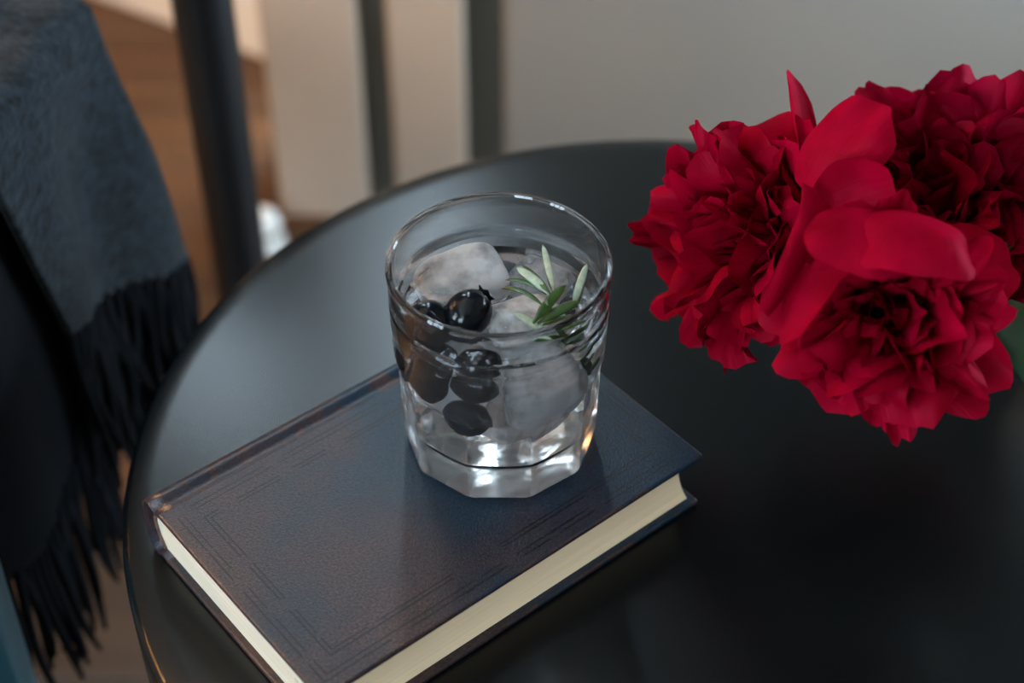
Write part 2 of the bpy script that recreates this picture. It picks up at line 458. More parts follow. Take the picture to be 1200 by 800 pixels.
tag(mesh_obj('ceiling', mesh_, [tuple(range(nc))[::-1], tuple(range(nc, 2 * nc))] + [(i, (i + 1) % nc, nc + (i + 1) % nc, nc + i) for i in range(nc)], M['white'], None, False), kind='structure')
# floor of planks
fl = box('floor', (X0 - 0.15, X1 + 0.15, Y0 - 0.15, 2.95, -0.06, -0.012), M['groove']); tag(fl, kind='structure')
random.seed(4)
pm = {}
pw = 0.118
y = Y0
row = 0
while y < 2.9:
    x = X0 - random.random() * 0.8
    while x < X1:
        ln = 1.1
        a, b = max(x, X0 - 0.1), min(x + ln - 0.003, X1 + 0.1)
        key = round(b - a, 2)
        o = box('plank', (0, b - a, 0, pw - 0.003, -0.012, 0.0), M['floor'], fl, 0.001, 1)
        o.location = (a, y, random.uniform(-0.0006, 0.0))
        x += ln
    y += pw; row += 1
# white door stop at the foot of the panelled corner
ds = empty('door_stop', (-0.252, YB - 0.045, 0)); tag(ds, 'small white domed door stop at the foot of the beige wall corner', 'door stop')
lathe('body', [(0.0, 0.0), (0.021, 0.0), (0.021, 0.006), (0.0185, 0.012), (0.0175, 0.028), (0.015, 0.038), (0.008, 0.044), (0, 0.0455)], M['white'], ds, 24)
lathe('ring', [(0.0178, 0.018), (0.0196, 0.019), (0.0196, 0.024), (0.0178, 0.025)], M['plaster'], ds, 24, close=True)

# ------------------------------------------------------------------ the side table
TX, TY, TR = 0.0728, 0.4896, 0.2368
tb = empty('side_table', (TX, TY, 0)); tag(tb, 'round black satin side table carrying the book, the tumbler and the flowers', 'table')
prof = [(0, T), (TR - 0.012, T), (TR - 0.003, T - 0.0003), (TR - 0.0008, T - 0.0012), (TR, T - 0.003), (TR, T - 0.036), (TR - 0.002, T - 0.039), (TR - 0.006, T - 0.040), (TR - 0.006, T - 0.034), (0, T - 0.034)]
lathe('table_top', prof, M['table'], tb, 192)
lathe('pedestal', [(0, T - 0.034), (0.06, T - 0.0345), (0.05, T - 0.045), (0.02, T - 0.06), (0.018, 0.05), (0.03, 0.022), (0, 0.02)], M['table'], tb, 40)
lathe('base_plate', [(0, 0.022), (0.15, 0.016), (0.165, 0.010), (0.167, 0.0), (0, 0.0)], M['table'], tb, 96)

# ------------------------------------------------------------------ the book
yaw = 0.6887
bLx, bLy = -0.1445, 0.4380
Bx, By = bLx + BL * math.cos(yaw), bLy + BL * math.sin(yaw)
bk = empty('book', (Bx, By, T + 0.0002), yaw + math.pi)
tag(bk, 'thick navy leather-bound book with cream page edges under the drinking glass', 'book')
def sheet_prism(name, poly, x0, x1, m, parent, smooth=False, nseg=1):
    """extrude the closed (y, z) polygon along x"""
    n = len(poly); verts = []; faces = []
    for k in range(nseg + 1):
        xx = x0 + (x1 - x0) * k / nseg
        verts += [(xx, p[0], p[1]) for p in poly]
    for k in range(nseg):
        for i in range(n):
            j = (i + 1) % n
            faces.append((k * n + i, k * n + j, (k + 1) * n + j, (k + 1) * n + i))
    bm = bmesh.new()
    vs = [bm.verts.new(v) for v in verts]
    for f in faces: bm.faces.new([vs[i] for i in f])
    bm.faces.new(vs[:n]); bm.faces.new(vs[nseg * n:])
    bmesh.ops.recalc_face_normals(bm, faces=bm.faces)
    return bm_obj(name, bm, m, parent, smooth)
tk = 0.0028
JY = 0.0095
def cover(name, z0):
    bm = box_bm(0, BL, JY, BW, z0, z0 + tk, bevel=0.0011, seg=3)
    for v in bm.verts:      # slightly soft corners
        pass
    return bm_obj(name, bm, M['leather'], bk, True)
cf = cover('front_cover', BT - tk); cb = cover('back_cover', 0)
for o in (cf, cb):
    md = o.modifiers.new('wn', 'WEIGHTED_NORMAL'); md.keep_sharp = False
# spine with its hinge grooves: outer path then inner path
outer = [(JY + 0.0008, BT - 0.0004), (0.0078, BT - 0.0014), (0.0062, BT - 0.0018), (0.0046, BT - 0.0012), (0.0032, BT - 0.0001), (0.0018, BT + 0.0003)]
zc = BT / 2
for k in range(0, 13):
    t = k / 12
    a = math.pi * (0.5 - t)
    outer.append((0.0004 - 0.0052 * math.cos(a) ** 0.9 if abs(math.cos(a)) > 1e-6 else 0.0004, zc + (BT / 2 - 0.0001) * math.sin(a)))
outer += [(0.0018, -0.0001 + 0.0), (0.0032, 0.0002), (0.0046, 0.0012), (0.0062, 0.0018), (0.0078, 0.0014), (JY + 0.0008, 0.0004)]
cen = Vector((0.012, zc))
inner = []
for i, p in enumerate(outer):
    a = Vector(outer[max(i - 1, 0)]); b = Vector(outer[min(i + 1, len(outer) - 1)])
    t = (b - a).normalized(); nrm = Vector((-t.y, t.x))
    if nrm.dot(cen - Vector(p)) < 0: nrm = -nrm
    inner.append(tuple(Vector(p) + nrm * 0.0013))
sheet_prism('spine', outer + inner[::-1], 0.0, BL, M['leather'], bk, True, 24).modifiers.new('wn', 'WEIGHTED_NORMAL')
# pages: rounded back, hollow fore-edge
zp0, zp1 = tk + 0.0001, BT - tk - 0.0001
poly = []
NP = 14
for k in range(NP + 1):      # fore-edge bottom to top, hollow
    t = k / NP; s = 2 * t - 1
    poly.append((BW - 0.0035 - 0.0062 * (1 - s * s) ** 0.8, zp0 + (zp1 - zp0) * t))
for k in range(NP + 1):      # spine side top to bottom, rounded
    t = k / NP; s = 2 * t - 1
    poly.append((0.0034 - 0.0044 * (1 - s * s), zp1 - (zp1 - zp0) * t))
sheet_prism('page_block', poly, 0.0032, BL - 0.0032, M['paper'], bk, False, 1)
for xx in (0.0032, BL - 0.0032):
    tube('endband', [(xx, 0.0040 - 0.0044 * (1 - (2 * t / 8 - 1) ** 2), zp0 + (zp1 - zp0) * t / 8) for t in range(9)], 0.0011, M['endband'], bk, 8)

# ------------------------------------------------------------------ the tumbler
GX, GY, GH = -0.0049, 0.4736, 0.0929
GZ = T + BT + 0.0004
gl = empty('tumbler', (GX, GY, GZ)); tag(gl, 'clear faceted glass tumbler standing on the book', 'glass')
gR = 0.0425
def rc(z): return 0.0392 + (gR - 0.0392) * min(1.0, z / GH) ** 0.9
outer_p = [(0, 0.0015), (0.022, 0.0012), (0.030, 0.0004), (0.0345, 0.0), (0.0367, 0.0008), (0.0382, 0.0028)]
for z in (0.005, 0.009, 0.014, 0.02, 0.026, 0.032, 0.038, 0.043, 0.048, 0.052, 0.056, 0.060, 0.064, 0.067, 0.0695):
    outer_p.append((rc(z), z))
outer_p += [(rc(0.0705), 0.0705), (rc(0.0715) - 0.0001, 0.0716), (rc(0.0735) - 0.0002, 0.0733), (rc(0.0745), 0.0745), (rc(0.0757) - 0.0001, 0.0757), (rc(0.0765) - 0.0003, 0.0767), (rc(0.078) - 0.0003, 0.078)]
for z in (0.081, 0.085, 0.0895): outer_p.append((rc(z) - 0.0003, z))
nout = len(outer_p)
rim = [(gR - 0.0001, GH - 0.0022), (gR - 0.0002, GH - 0.0010), (gR - 0.0008, GH - 0.0002), (gR - 0.0014, GH), (gR - 0.0021, GH - 0.0003), (gR - 0.0026, GH - 0.0012), (gR - 0.0027, GH - 0.0025)]
inn = [(rc(z) - t, z) for z, t in ((0.086, 0.0027), (0.080, 0.0028), (0.077, 0.0030), (0.0755, 0.0036), (0.074, 0.0040), (0.070, 0.0040), (0.062, 0.0040), (0.052, 0.0041), (0.042, 0.0042), (0.032, 0.0045), (0.024, 0.0050), (0.019, 0.0062), (0.0155, 0.0090), (0.0140, 0.0130))] + [(0.016, 0.0134), (0, 0.0132)]
NF = 10
def facet(r, z, a, k):
    if k >= nout or z > 0.056 or r < 0.026: return r
    th = (a + math.pi / 2 + math.pi / NF) % (2 * math.pi / NF) - math.pi / NF
    pl = (0.0368 + 0.03 * z + max(0.0, z - 0.0435) * 0.40) / math.cos(th)
    if z < 0.003: pl -= (0.003 - z) * 0.75
    return min(r, pl) if r > 0.0345 else min(r, pl + 0.0)
gbody = lathe('glass_body', outer_p + rim + inn, M['glass'], gl, 160, radf=facet)
gbody.data.polygons.foreach_set('use_smooth', [True] * len(gbody.data.polygons))
gbody.data.materials.append(M['dew'])
for pl_ in gbody.data.polygons:
    r_ = math.hypot(pl_.center.x, pl_.center.y)
    if pl_.center.z < 0.066 and (r_ > rc(pl_.center.z) - 0.0026 or pl_.center.z < 0.003): pl_.material_index = 1
gbody.data.set_sharp_from_angle(angle=math.radians(14))

# the drink
LV = 0.0685
wprof = [(0, 0.0131), (0.016, 0.0133)] + [(r + 0.00015, z) for r, z in inn[::-1][2:] if z < LV - 0.002]
rl = rc(LV) - 0.0040 + 0.00015
wprof += [(rl, LV + 0.0004), (rl - 0.0006, LV + 0.0002), (rl - 0.002, LV), (rl * 0.6, LV), (rl * 0.3, LV), (0, LV)]
dr = empty('drink', (GX, GY, GZ)); tag(dr, 'clear iced water filling the tumbler', 'drink')
lathe('water', wprof, M['water'], dr, 96)

# pixel of the photograph to a point at a given height or distance (used for measuring only)
PIT = math.radians(42.32)
FWD = Vector((0, math.cos(PIT), -math.sin(PIT))); UP = Vector((0, math.sin(PIT), math.cos(PIT))); RT = Vector((1, 0, 0)); CAM = Vector((0, 0, T + 0.5135))
def ray(x, y): return FWD + RT * ((x - 600) / 1934.2) + UP * ((400 - y) / 1934.2)
def atz(x, y, z): d = ray(x, y); return CAM + d * ((z - CAM.z) / d.z)
def atd(x, y, t): return CAM + ray(x, y) * t

# ice
def ice(loc, size, rot, seed, label):
    bm = bmesh.new()
    bmesh.ops.create_cube(bm, size=2)
    bmesh.ops.subdivide_edges(bm, edges=list(bm.edges), cuts=11, use_grid_fill=True)
    for v in bm.verts:      # rounded block with melted edges
        c = v.co; r = (abs(c.x) ** 5 + abs(c.y) ** 5 + abs(c.z) ** 5) ** -0.2
        c = c * r
        k = 1 + 0.07 * noise.noise(c * 1.3 + Vector((seed * 3.1, 0, 0))) + 0.02 * noise.noise(c * 4 + Vector((seed, 5, 0)))
        v.co = Vector((c.x * size[0] / 2, c.y * size[1] / 2, c.z * size[2] / 2)) * k
    o = bm_obj('ice_cube', bm, M['ice'], None, True)
    o.location = loc; o.rotation_euler = rot
    tag(o, label, 'ice cube', 'ice cubes in the tumbler')
    return o
WZ = GZ + LV
p = atz(540, 322, WZ); ice((p.x, p.y, WZ - 0.006), (0.036, 0.026, 0.022), (0.15, -0.1, 0.35), 1, 'large ice cube floating behind the two blueberries')
p = atz(612, 372, WZ); ice((p.x, p.y, WZ - 0.007), (0.031, 0.022, 0.021), (-0.12, 0.12, 0.5), 2, 'ice cube in the middle of the glass beside the rosemary')
p = atz(497, 408, WZ); ice((p.x + 0.010, p.y + 0.010, WZ - 0.019), (0.019, 0.016, 0.016), (0.2, 0.3, -0.3), 3, 'ice cube against the left front glass below the blueberries')
p = atz(640, 415, WZ); ice((p.x - 0.002, p.y + 0.006, WZ - 0.022), (0.027, 0.02, 0.02), (0.1, -0.2, 0.2), 4, 'ice cube sunk below the surface at the right front of the glass')
p = atz(632, 316, WZ); ice((p.x, p.y, WZ - 0.011), (0.024, 0.02, 0.019), (0.1, 0.15, -0.5), 6, 'ice cube behind the rosemary at the back of the glass')
ice((GX + 0.004, GY + 0.004, GZ + 0.026), (0.03, 0.026, 0.021), (0.1, 0.1, 0.8), 5, 'ice cube lowest in the tumbler near its thick base')

# blueberries
def berry(loc, r, rot, label, el=0.86):
    e = empty('blueberry', loc); e.rotation_euler = rot
    tag(e, label, 'blueberry', 'blueberries in the tumbler')
    pr = [(0, -r * el)]
    for k in range(1, 14):
        a = -math.pi / 2 + math.pi * k / 15
        pr.append((r * math.cos(a), r * el * math.sin(a)))
    pr += [(r * 0.36, r * 0.84 * el / 0.86), (r * 0.30, r * 0.80 * el / 0.86), (r * 0.18, r * 0.70 * el / 0.86), (0, r * 0.68 * el / 0.86)]
    lathe('berry_body', pr, M['berry'], e, 28)
    vs, fs = [], []
    n = 10
    for k in range(n):
        a = 2 * math.pi * k / n; rr = r * (0.50 if k % 2 == 0 else 0.38)
        vs.append((r * 0.31 * math.cos(a), r * 0.31 * math.sin(a), r * 0.80))
        vs.append((rr * math.cos(a), rr * math.sin(a), r * (0.92 if k % 2 == 0 else 0.86)))
        vs.append((rr * 0.93 * math.cos(a), rr * 0.93 * math.sin(a), r * (0.95 if k % 2 == 0 else 0.89)))
    for k in range(n):
        j = (k + 1) % n
        fs.append((3 * k, 3 * j, 3 * j + 1, 3 * k + 1)); fs.append((3 * k + 1, 3 * j + 1, 3 * j + 2, 3 * k + 2)); fs.append((3 * k + 2, 3 * j + 2, 3 * j, 3 * k))
    mesh_obj('crown', [(v[0], v[1], v[2] * el / 0.86) for v in vs], fs, M['berry'], e, False)
    return e
p = atz(500, 376, WZ + 0.004); berry((p.x + 0.001, p.y, WZ + 0.002), 0.0096, (0.75, -0.1, 0.2), 'round blueberry showing its ringed crown, against the left glass wall')
p = atz(548, 364, WZ + 0.006); berry((p.x, p.y, WZ + 0.0045), 0.0088, (-0.3, 1.15, 0.45), 'shiny oval blueberry lying on its side in the middle of the ice', 1.15)
berry((GX - 0.0075, GY - 0.024, WZ - 0.010), 0.0088, (1.2, 0.4, 0), 'blueberry just under the surface at the middle front of the glass')
berry((GX - 0.0235, GY - 0.018, WZ - 0.016), 0.0085, (0.5, -0.8, 0.4), 'submerged blueberry pressed to the left front of the glass')
berry((GX - 0.011, GY - 0.0255, WZ - 0.028), 0.0088, (1.4, 0.2, 0.4), 'deepest submerged blueberry at the front of the glass')
berry((GX - 0.0305, GY - 0.003, WZ - 0.022), 0.0070, (0.2, 0.2, 0.4), 'submerged blueberry at the far left side of the glass')

# rosemary
rs = empty('rosemary_sprig', atz(655, 380, WZ)); tag(rs, 'green rosemary sprig sticking out of the iced water', 'rosemary')
ro = rs.location
stem_pts = [atz(640, 352, WZ + 0.016), atz(646, 365, WZ + 0.010), atz(655, 382, WZ + 0.003), atz(664, 400, WZ - 0.008), atz(667, 425, WZ - 0.022)]
tube('stem', [q - ro for q in stem_pts], [0.0008, 0.001, 0.0012, 0.0012, 0.0012], M['rose_stem'], rs, 8)
def needle(base, tip, wid, m, curve=0.0015, roll=0.0, sag=(0, 0, 1)):
    wid *= 0.8
    a, b = base - ro, tip - ro
    d = b - a; ln = d.length; d.normalize()
    view = (CAM - (a + ro)).normalized()
    nrm = (view - d * view.dot(d)).normalized()
    nrm = Matrix.Rotation(roll, 3, d) @ nrm
    side = d.cross(nrm).normalized()
    n = 10; vs = []; fs = []
    for i in range(n + 1):
        t = i / n
        wv = wid * (0.25 + 0.75 * smoothstep(0, 0.35, t)) * math.sqrt(max(0.0, 1 - max(0, (t - 0.45) / 0.55) ** 2.4)) + 0.00008
        c = a + d * ln * t + Vector(sag) * curve * 4 * t * (1 - t)
        for k, (sx, up) in enumerate(((-1, -0.25), (-0.75, 0.18), (0, 0.0), (0.75, 0.18), (1, -0.25), (0.6, -0.45), (-0.6, -0.45))):
            vs.append(c + side * sx * wv + nrm * up * wid * 0.6)
    for i in range(n):
        for k in range(7):
            j = (k + 1) % 7
            fs.append((i * 7 + k, i * 7 + j, (i + 1) * 7 + j, (i + 1) * 7 + k))
    fs.append(tuple(range(7))[::-1]); fs.append(tuple(range(n * 7, n * 7 + 7)))
    return mesh_obj('leaf', vs, fs, m, rs, True)
def lf(x0, y0, h0, x1, y1, h1, w, m='rose_top', curve=0.001, roll=0.0, sag=(0, 0, 1)):
    needle(atz(x0, y0, WZ + h0), atz(x1, y1, WZ + h1), w, M[m], curve, roll, sag)
lf(649, 343, 0.012, 636, 287, 0.018, 0.0016, 'rose_pale', 0.001)
lf(649, 345, 0.012, 639, 300, 0.014, 0.0013, 'rose_top', 0.0)
lf(647, 347, 0.012, 605, 313, 0.016, 0.0021, 'rose_pale', 0.001)
lf(646, 346, 0.013, 612, 311, 0.015, 0.0014, 'rose_top', 0.001)
lf(644, 348, 0.010, 622, 320, 0.012, 0.0011, 'rose_top', 0.001)
lf(640, 345, 0.008, 592, 328, 0.010, 0.0009, 'rose_top', 0.0025)
lf(640, 362, 0.006, 587, 338, 0.008, 0.0010, 'rose_top', 0.0035)
lf(625, 379, 0.009, 663, 334, 0.019, 0.0024, 'rose_top', 0.001, 0.3)
lf(630, 379, 0.008, 680, 353, 0.013, 0.0024, 'rose_top', 0.001, -0.2)
lf(636, 380, 0.006, 684, 371, 0.008, 0.0020, 'rose_top', 0.0005, -0.4)
lf(646, 395, 0.004, 601, 366, 0.010, 0.0021, 'rose_pale', 0.001)
lf(671, 362, 0.006, 688, 309, 0.016, 0.0018, 'rose_pale', 0.001)
lf(676, 360, 0.006, 685, 318, 0.012, 0.0013, 'rose_top', 0.001)
lf(660, 392, 0.000, 624, 392, 0.004, 0.0018, 'rose_top', 0.001)
lf(664, 405, -0.008, 690, 380, 0.002, 0.0018, 'rose_top', 0.001)
lf(665, 415, -0.014, 688, 398, -0.006, 0.0018, 'rose_pale', 0.001)
lf(666, 420, -0.018, 645, 405, -0.010, 0.0016, 'rose_top', 0.001)
lf(667, 425, -0.021, 690, 415, -0.014, 0.0018, 'rose_top', 0.001)

# ------------------------------------------------------------------ peonies
def petal_mesh(L, W, bend, cross, ruf, seed, nu=16, nv=14, tipround=0.3, notch=0.0, twist=0.0, base_w=0.2):
    """x across, y along, z = inner face. bend: list of (v, angle) cumulative direction; cross: total half angle across"""
    rnd = random.Random(seed)
    ph = [rnd.uniform(0, 6.28) for _ in range(6)]
    off = Vector((rnd.uniform(0, 50), rnd.uniform(0, 50), 0))
    def ang(v):
        for (v0, a0), (v1, a1) in zip(bend, bend[1:]):
            if v <= v1:
                return a0 + (a1 - a0) * smoothstep(0, 1, (v - v0) / (v1 - v0))
        return bend[-1][1]
    vs, uv, fs = [], [], []
    steps = 40
    cy = [0.0]; cz = [0.0]
    for k in range(steps):
        a = ang((k + 0.5) / steps)
        cy.append(cy[-1] + math.cos(a) * L / steps); cz.append(cz[-1] + math.sin(a) * L / steps)
    def cl(v):
        f = max(0, min(steps, v * steps)); i = min(int(f), steps - 1); t = f - i
        return cy[i] + (cy[i + 1] - cy[i]) * t, cz[i] + (cz[i + 1] - cz[i]) * t
    for j in range(nv + 1):
        v = j / nv
        for i in range(nu + 1):
            u = math.sin(math.pi / 2 * (2 * i / nu - 1))
            wv = W * (base_w + (1 - base_w) * math.sin(math.pi / 2 * min(1, v / 0.72)) ** 0.85)
            vv = v * (1 - tipround * (1 - max(0.0, 1 - abs(u) ** 2.4) ** (1 / 2.4))) * (1 - notch * math.exp(-(u / 0.22) ** 2))
            vv += 0.05 * v * v * noise.noise(Vector((u * 1.7, v, 0)) + off)
            vv += v ** 4 * (0.022 * math.sin(u * 7 + ph[2]) + 0.03 * noise.noise(Vector((u * 4.5, 3, 0)) + off))
            vv = min(1.0, vv * 0.97)
            y, z = cl(vv); a = ang(vv)
            nrm = Vector((0, -math.sin(a), math.cos(a)))
            ca = cross * (0.55 + 0.45 * v)
            s = u * wv
            if abs(ca) > 1e-3:
                R = wv / ca; x = R * math.sin(u * ca); up = R * (1 - math.cos(u * ca))
            else: x, up = s, 0
            r = ruf * L * v ** 1.6 * (0.8 * math.sin(u * 3.2 + ph[0]) * abs(u) + 0.35 * math.sin(u * 5.5 + ph[1] + v * 2) * v) \
                + ruf * L * 0.35 * v ** 3 * noise.noise(Vector((u * 5.5, v * 5, 3)) + off) + ruf * L * 1.1 * v * noise.noise(Vector((u * 1.9, v * 2.4, 7)) + off)
            up += r
            x += twist * 0
            q = Vector((x, y, z)) + nrm * up
            if twist:
                q = Matrix.Rotation(twist * v, 3, 'Y') @ q
            vs.append(q); uv.append(((u + 1) / 2, v))
    for j in range(nv):
        for i in range(nu):
            a = j * (nu + 1) + i
            fs.append((a, a + 1, a + nu + 2, a + nu + 1))
    return vs, fs, uv

def add_petal(parent, base, d, n, m, **kw):
    d = Vector(d).normalized(); n = Vector(n); n = (n - d * n.dot(d)).normalized()
    s = d.cross(n)
    vs, fs, uv = petal_mesh(**kw)
    base = Vector(base)
    out = [base + s * q.x + d * q.y + n * q.z for q in vs]
    return mesh_obj('petal', out, fs, m, parent, True, uvs=uv)

def peony(label, center, axis, R, seed, rings, m):
    """rings: (count, polar angle, length, half width, inward cup, tip flare, ruffle)"""
    rnd = random.Random(seed)
    axis = Vector(axis).normalized()
    e = empty('peony', center); tag(e, label, 'flower', 'red peonies in a bunch')
    t1 = axis.cross(Vector((0.2, 0.1, 1))).normalized(); t2 = axis.cross(t1)
    base0 = -axis * R * 0.45
    k = 0
    for cnt, th, ln, wd, cup, fl, ruf in rings:
        ph0 = rnd.uniform(0, 6.28)
        for i in range(cnt):
            az = ph0 + 2 * math.pi * (i + rnd.uniform(-0.28, 0.28)) / cnt
            t = th + rnd.uniform(-0.13, 0.13)
            r = t1 * math.cos(az) + t2 * math.sin(az)
            d = r * math.sin(t) + axis * math.cos(t)
            n = -r * math.cos(t) + axis * math.sin(t)
            n = (Matrix.Rotation(rnd.uniform(-0.35, 0.35), 3, d) @ n)
            L = R * ln * rnd.uniform(0.80, 1.13)
            c = cup * rnd.uniform(0.7, 1.3); f = fl * rnd.uniform(0.3, 1.5)
            add_petal(e, base0 + r * R * 0.06, d, n, m, L=L, W=R * wd * rnd.uniform(0.85, 1.3),
                      bend=[(0, 0), (0.55, c), (1.0, c - f)], cross=rnd.uniform(0.25, 0.6), ruf=ruf * rnd.uniform(0.6, 1.3),
                      seed=seed * 1000 + k, notch=rnd.choice((0, 0, 0.06, 0.1)), tipround=rnd.uniform(0.36, 0.6))
            k += 1
    # receptacle with green sepals behind the petals
    rz = lathe('receptacle', [(0, -0.010), (0.006, -0.008), (0.010, -0.002), (0.011, 0.004), (0.006, 0.010), (0, 0.011)], M['stem'], e, 20)
    rz.matrix_local = Matrix.Translation(base0) @ axis.to_track_quat('Z', 'Y').to_matrix().to_4x4()
    return e

RINGS = [  # count, polar, length, halfwidth, cup, flare, ruffle
    (5, 0.12, 0.95, 0.24, 0.25, 0.3, 0.16),
    (6, 0.36, 1.08, 0.30, 0.35, 0.5, 0.15),
    (8, 0.62, 1.20, 0.34, 0.45, 0.7, 0.13),
    (9, 0.88, 1.26, 0.38, 0.55, 0.8, 0.12),
    (10, 1.15, 1.26, 0.42, 0.65, 0.9, 0.11),
    (9, 0.75, 1.30, 0.17, 0.50, 0.7, 0.16),
    (11, 1.12, 1.32, 0.19, 0.62, 0.9, 0.14),
    (9, 1.42, 1.20, 0.45, 0.70, 0.9, 0.10),
    (8, 1.70, 1.05, 0.47, 0.70, 0.7, 0.08),
    (6, 1.95, 0.90, 0.46, 0.6, 0.4, 0.06),
]
cA = atd(872, 275, 0.66); cB = atd(1100, 240, 0.68); cC = atd(1040, 366, 0.60)
fA = peony('crimson peony on the left of the bunch, facing the tumbler', cA, (-0.80, -0.30, 0.35), 0.0455, 11, RINGS, M['petal'])
fB = peony('crimson peony at the upper right of the bunch, cut by the picture edge', cB, (-0.16, -0.45, 0.85), 0.054, 12, RINGS, M['petal_b'])
fC = peony('crimson peony lowest in the bunch, facing the viewer over the table', cC, (-0.22, -0.80, 0.52), 0.0405, 13, RINGS, M['petal'])

# big smooth guard petals measured on the photograph: base px, tip px, distances
def guard(fl, b, bt, t, tt, W, face, bend, cross=0.5, ruf=0.02, seed=1, twist=0.0, m=None, tipround=0.3, base_w=0.3):
    P0 = atd(b[0], b[1], bt); P1 = atd(t[0], t[1], tt)
    d = P1 - P0
    add_petal(fl, P0 - fl.location, d, face, m or M['petal'], L=d.length * 1.06, W=W, bend=bend, cross=cross, ruf=ruf, seed=seed, nu=14, nv=16, tipround=tipround, twist=twist, base_w=base_w)
tc_ = (-0.1, -0.74, 0.66)       # towards the camera
guard(fA, (948, 200), 0.655, (908, 92), 0.665, 0.011, (0.75, -0.5, 0.3), [(0, 0), (0.5, 0.25), (1, 0.1)], 0.75, 0.02, 101, tipround=0.75)
guard(fC, (948, 228), 0.615, (1030, 120), 0.60, 0.0155, (-0.35, -0.5, 0.8), [(0, 0.35), (0.5, -0.1), (1, -0.5)], -0.5, 0.05, 102, tipround=0.4, base_w=0.55)
guard(fC, (960, 245), 0.61, (1050, 215), 0.60, 0.017, (-0.1, -0.9, 0.45), [(0, 0), (0.5, 0.2), (1, 0.5)], 0.7, 0.06, 103, tipround=0.3, base_w=0.45)
guard(fC, (966, 232), 0.60, (896, 368), 0.585, 0.0075, (0.5, -0.75, 0.4), [(0, 0.2), (0.5, 0.0), (1, -0.2)], -1.1, 0.02, 104, tipround=0.8, base_w=1.5)
guard(fC, (1036, 250), 0.578, (984, 314), 0.553, 0.0205, (-0.25, -0.5, 0.83), [(0, 0.45), (0.5, 0.0), (1, -0.6)], -0.7, 0.09, 105, tipround=0.35, base_w=0.6)
guard(fC, (1056, 246), 0.577, (1088, 328), 0.545, 0.0240, (0.12, -0.5, 0.86), [(0, 0.5), (0.5, 0.0), (1, -0.6)], -0.75, 0.09, 107, tipround=0.4, base_w=0.6)
guard(fC, (985, 300), 0.57, (925, 405), 0.565, 0.0075, (-0.6, -0.6, 0.3), [(0, 0), (0.5, 0.2), (1, 0.0)], 0.6, 0.04, 106, tipround=0.7)

# leaf and stems down to the vase standing just right of the view
VX, VY = 0.262, 0.535
vs_ = empty('vase', (VX, VY, T)); tag(vs_, 'white ceramic vase on the table right of the peonies', 'vase')
lathe('vase_body', [(0, 0.0), (0.026, 0.0), (0.030, 0.004), (0.0345, 0.035), (0.030, 0.062), (0.020, 0.082), (0.018, 0.092), (0.021, 0.099), (0.0195, 0.0995), (0.0165, 0.092), (0.0185, 0.080), (0.028, 0.060), (0.032, 0.034), (0.027, 0.006), (0, 0.005)], M['vase'], vs_, 48)
mouth = Vector((VX, VY, T + 0.097))
for f, ax, R in ((fA, (-0.80, -0.30, 0.35), 0.052), (fB, (-0.16, -0.45, 0.85), 0.056), (fC, (-0.22, -0.80, 0.52), 0.047)):
    a = Vector(ax).normalized(); p0 = f.location - a * R * 0.55
    p3 = mouth + Vector((random.uniform(-.006, .006), random.uniform(-.006, .006), 0)); p4 = p3 + Vector((0.0, 0, -0.07))
    pts = []
    for i in range(13):
        t = i / 12
        c1 = p0 - a * 0.03; c2 = p3 + Vector((-0.005, 0, 0.03))
        pts.append(p0 * (1 - t) ** 3 + c1 * 3 * t * (1 - t) ** 2 + c2 * 3 * t * t * (1 - t) + p3 * t ** 3)
    pts.append(p4)
    tube('stem', [q - f.location for q in pts], 0.0028, M['stem'], f, 8)
P0, P1 = atd(1262, 470, 0.60), atd(1168, 352, 0.635)
vs, fs, uv = petal_mesh(L=(P1 - P0).length, W=0.012, bend=[(0, 0.15), (0.5, 0), (1, -0.25)], cross=0.5, ruf=0.01, seed=5, nu=8, nv=14, tipround=0.8)
d = (P1 - P0).normalized(); n = Vector((-0.3, -0.6, 0.7)); n = (n - d * n.dot(d)).normalized(); s = d.cross(n)
mesh_obj('leaf', [P0 - fC.location + s * q.x + d * q.y + n * q.z for q in vs], fs, M['leaf'], fC, True, uvs=uv)

# ------------------------------------------------------------------ armchair and throw on the left
ch = empty('armchair', (-0.45, 0.72, 0)); tag(ch, 'dark lacquered wooden armchair at the left, under the throw', 'chair')
co = Vector((-0.45, 0.72, 0))
def post(name, x, y, z0, z1, r0, r1, m, sq=False):
    pts = [(x - co.x, y - co.y, z0 + (z1 - z0) * i / 6) for i in range(7)]
    tube(name, pts, [r0 + (r1 - r0) * i / 6 for i in range(7)], m, ch, 20)
AF = Vector((-0.248, 0.466, 0)); AB = Vector((-0.203, 0.95, 0))
w_ = Vector((-0.50, 0.07, 0))
post('front_leg', AF.x, AF.y, 0, 0.63, 0.020, 0.024, M['chairblue'])
post('front_leg', AF.x + w_.x, AF.y + w_.y, 0, 0.63, 0.020, 0.024, M['chairblue'])
post('back_leg', AB.x, AB.y, 0, 0.86, 0.0195, 0.021, M['chair'])
post('back_leg', AB.x + w_.x, AB.y + w_.y, 0, 0.86, 0.0195, 0.021, M['chair'])
def rail(name, a, b, z, r, m):
    tube(name, [Vector((*(a + (b - a) * (i / 6)).xy, z)) - co for i in range(7)], r, m, ch, 16)
for off_ in (Vector(), w_):
    ap = [AF, Vector((-0.262, 0.478, 0)), Vector((-0.276, 0.492, 0)), Vector((-0.280, 0.52, 0))] + [Vector((-0.283 + 0.1778 * (yy - 0.5), yy, 0)) for yy in (0.58, 0.66, 0.74, 0.82, 0.90, 0.95)]
    tube('armrest', [Vector(((q + off_).x, (q + off_).y, 0.635)) - co for q in ap], 0.020, M['chair'], ch, 16)
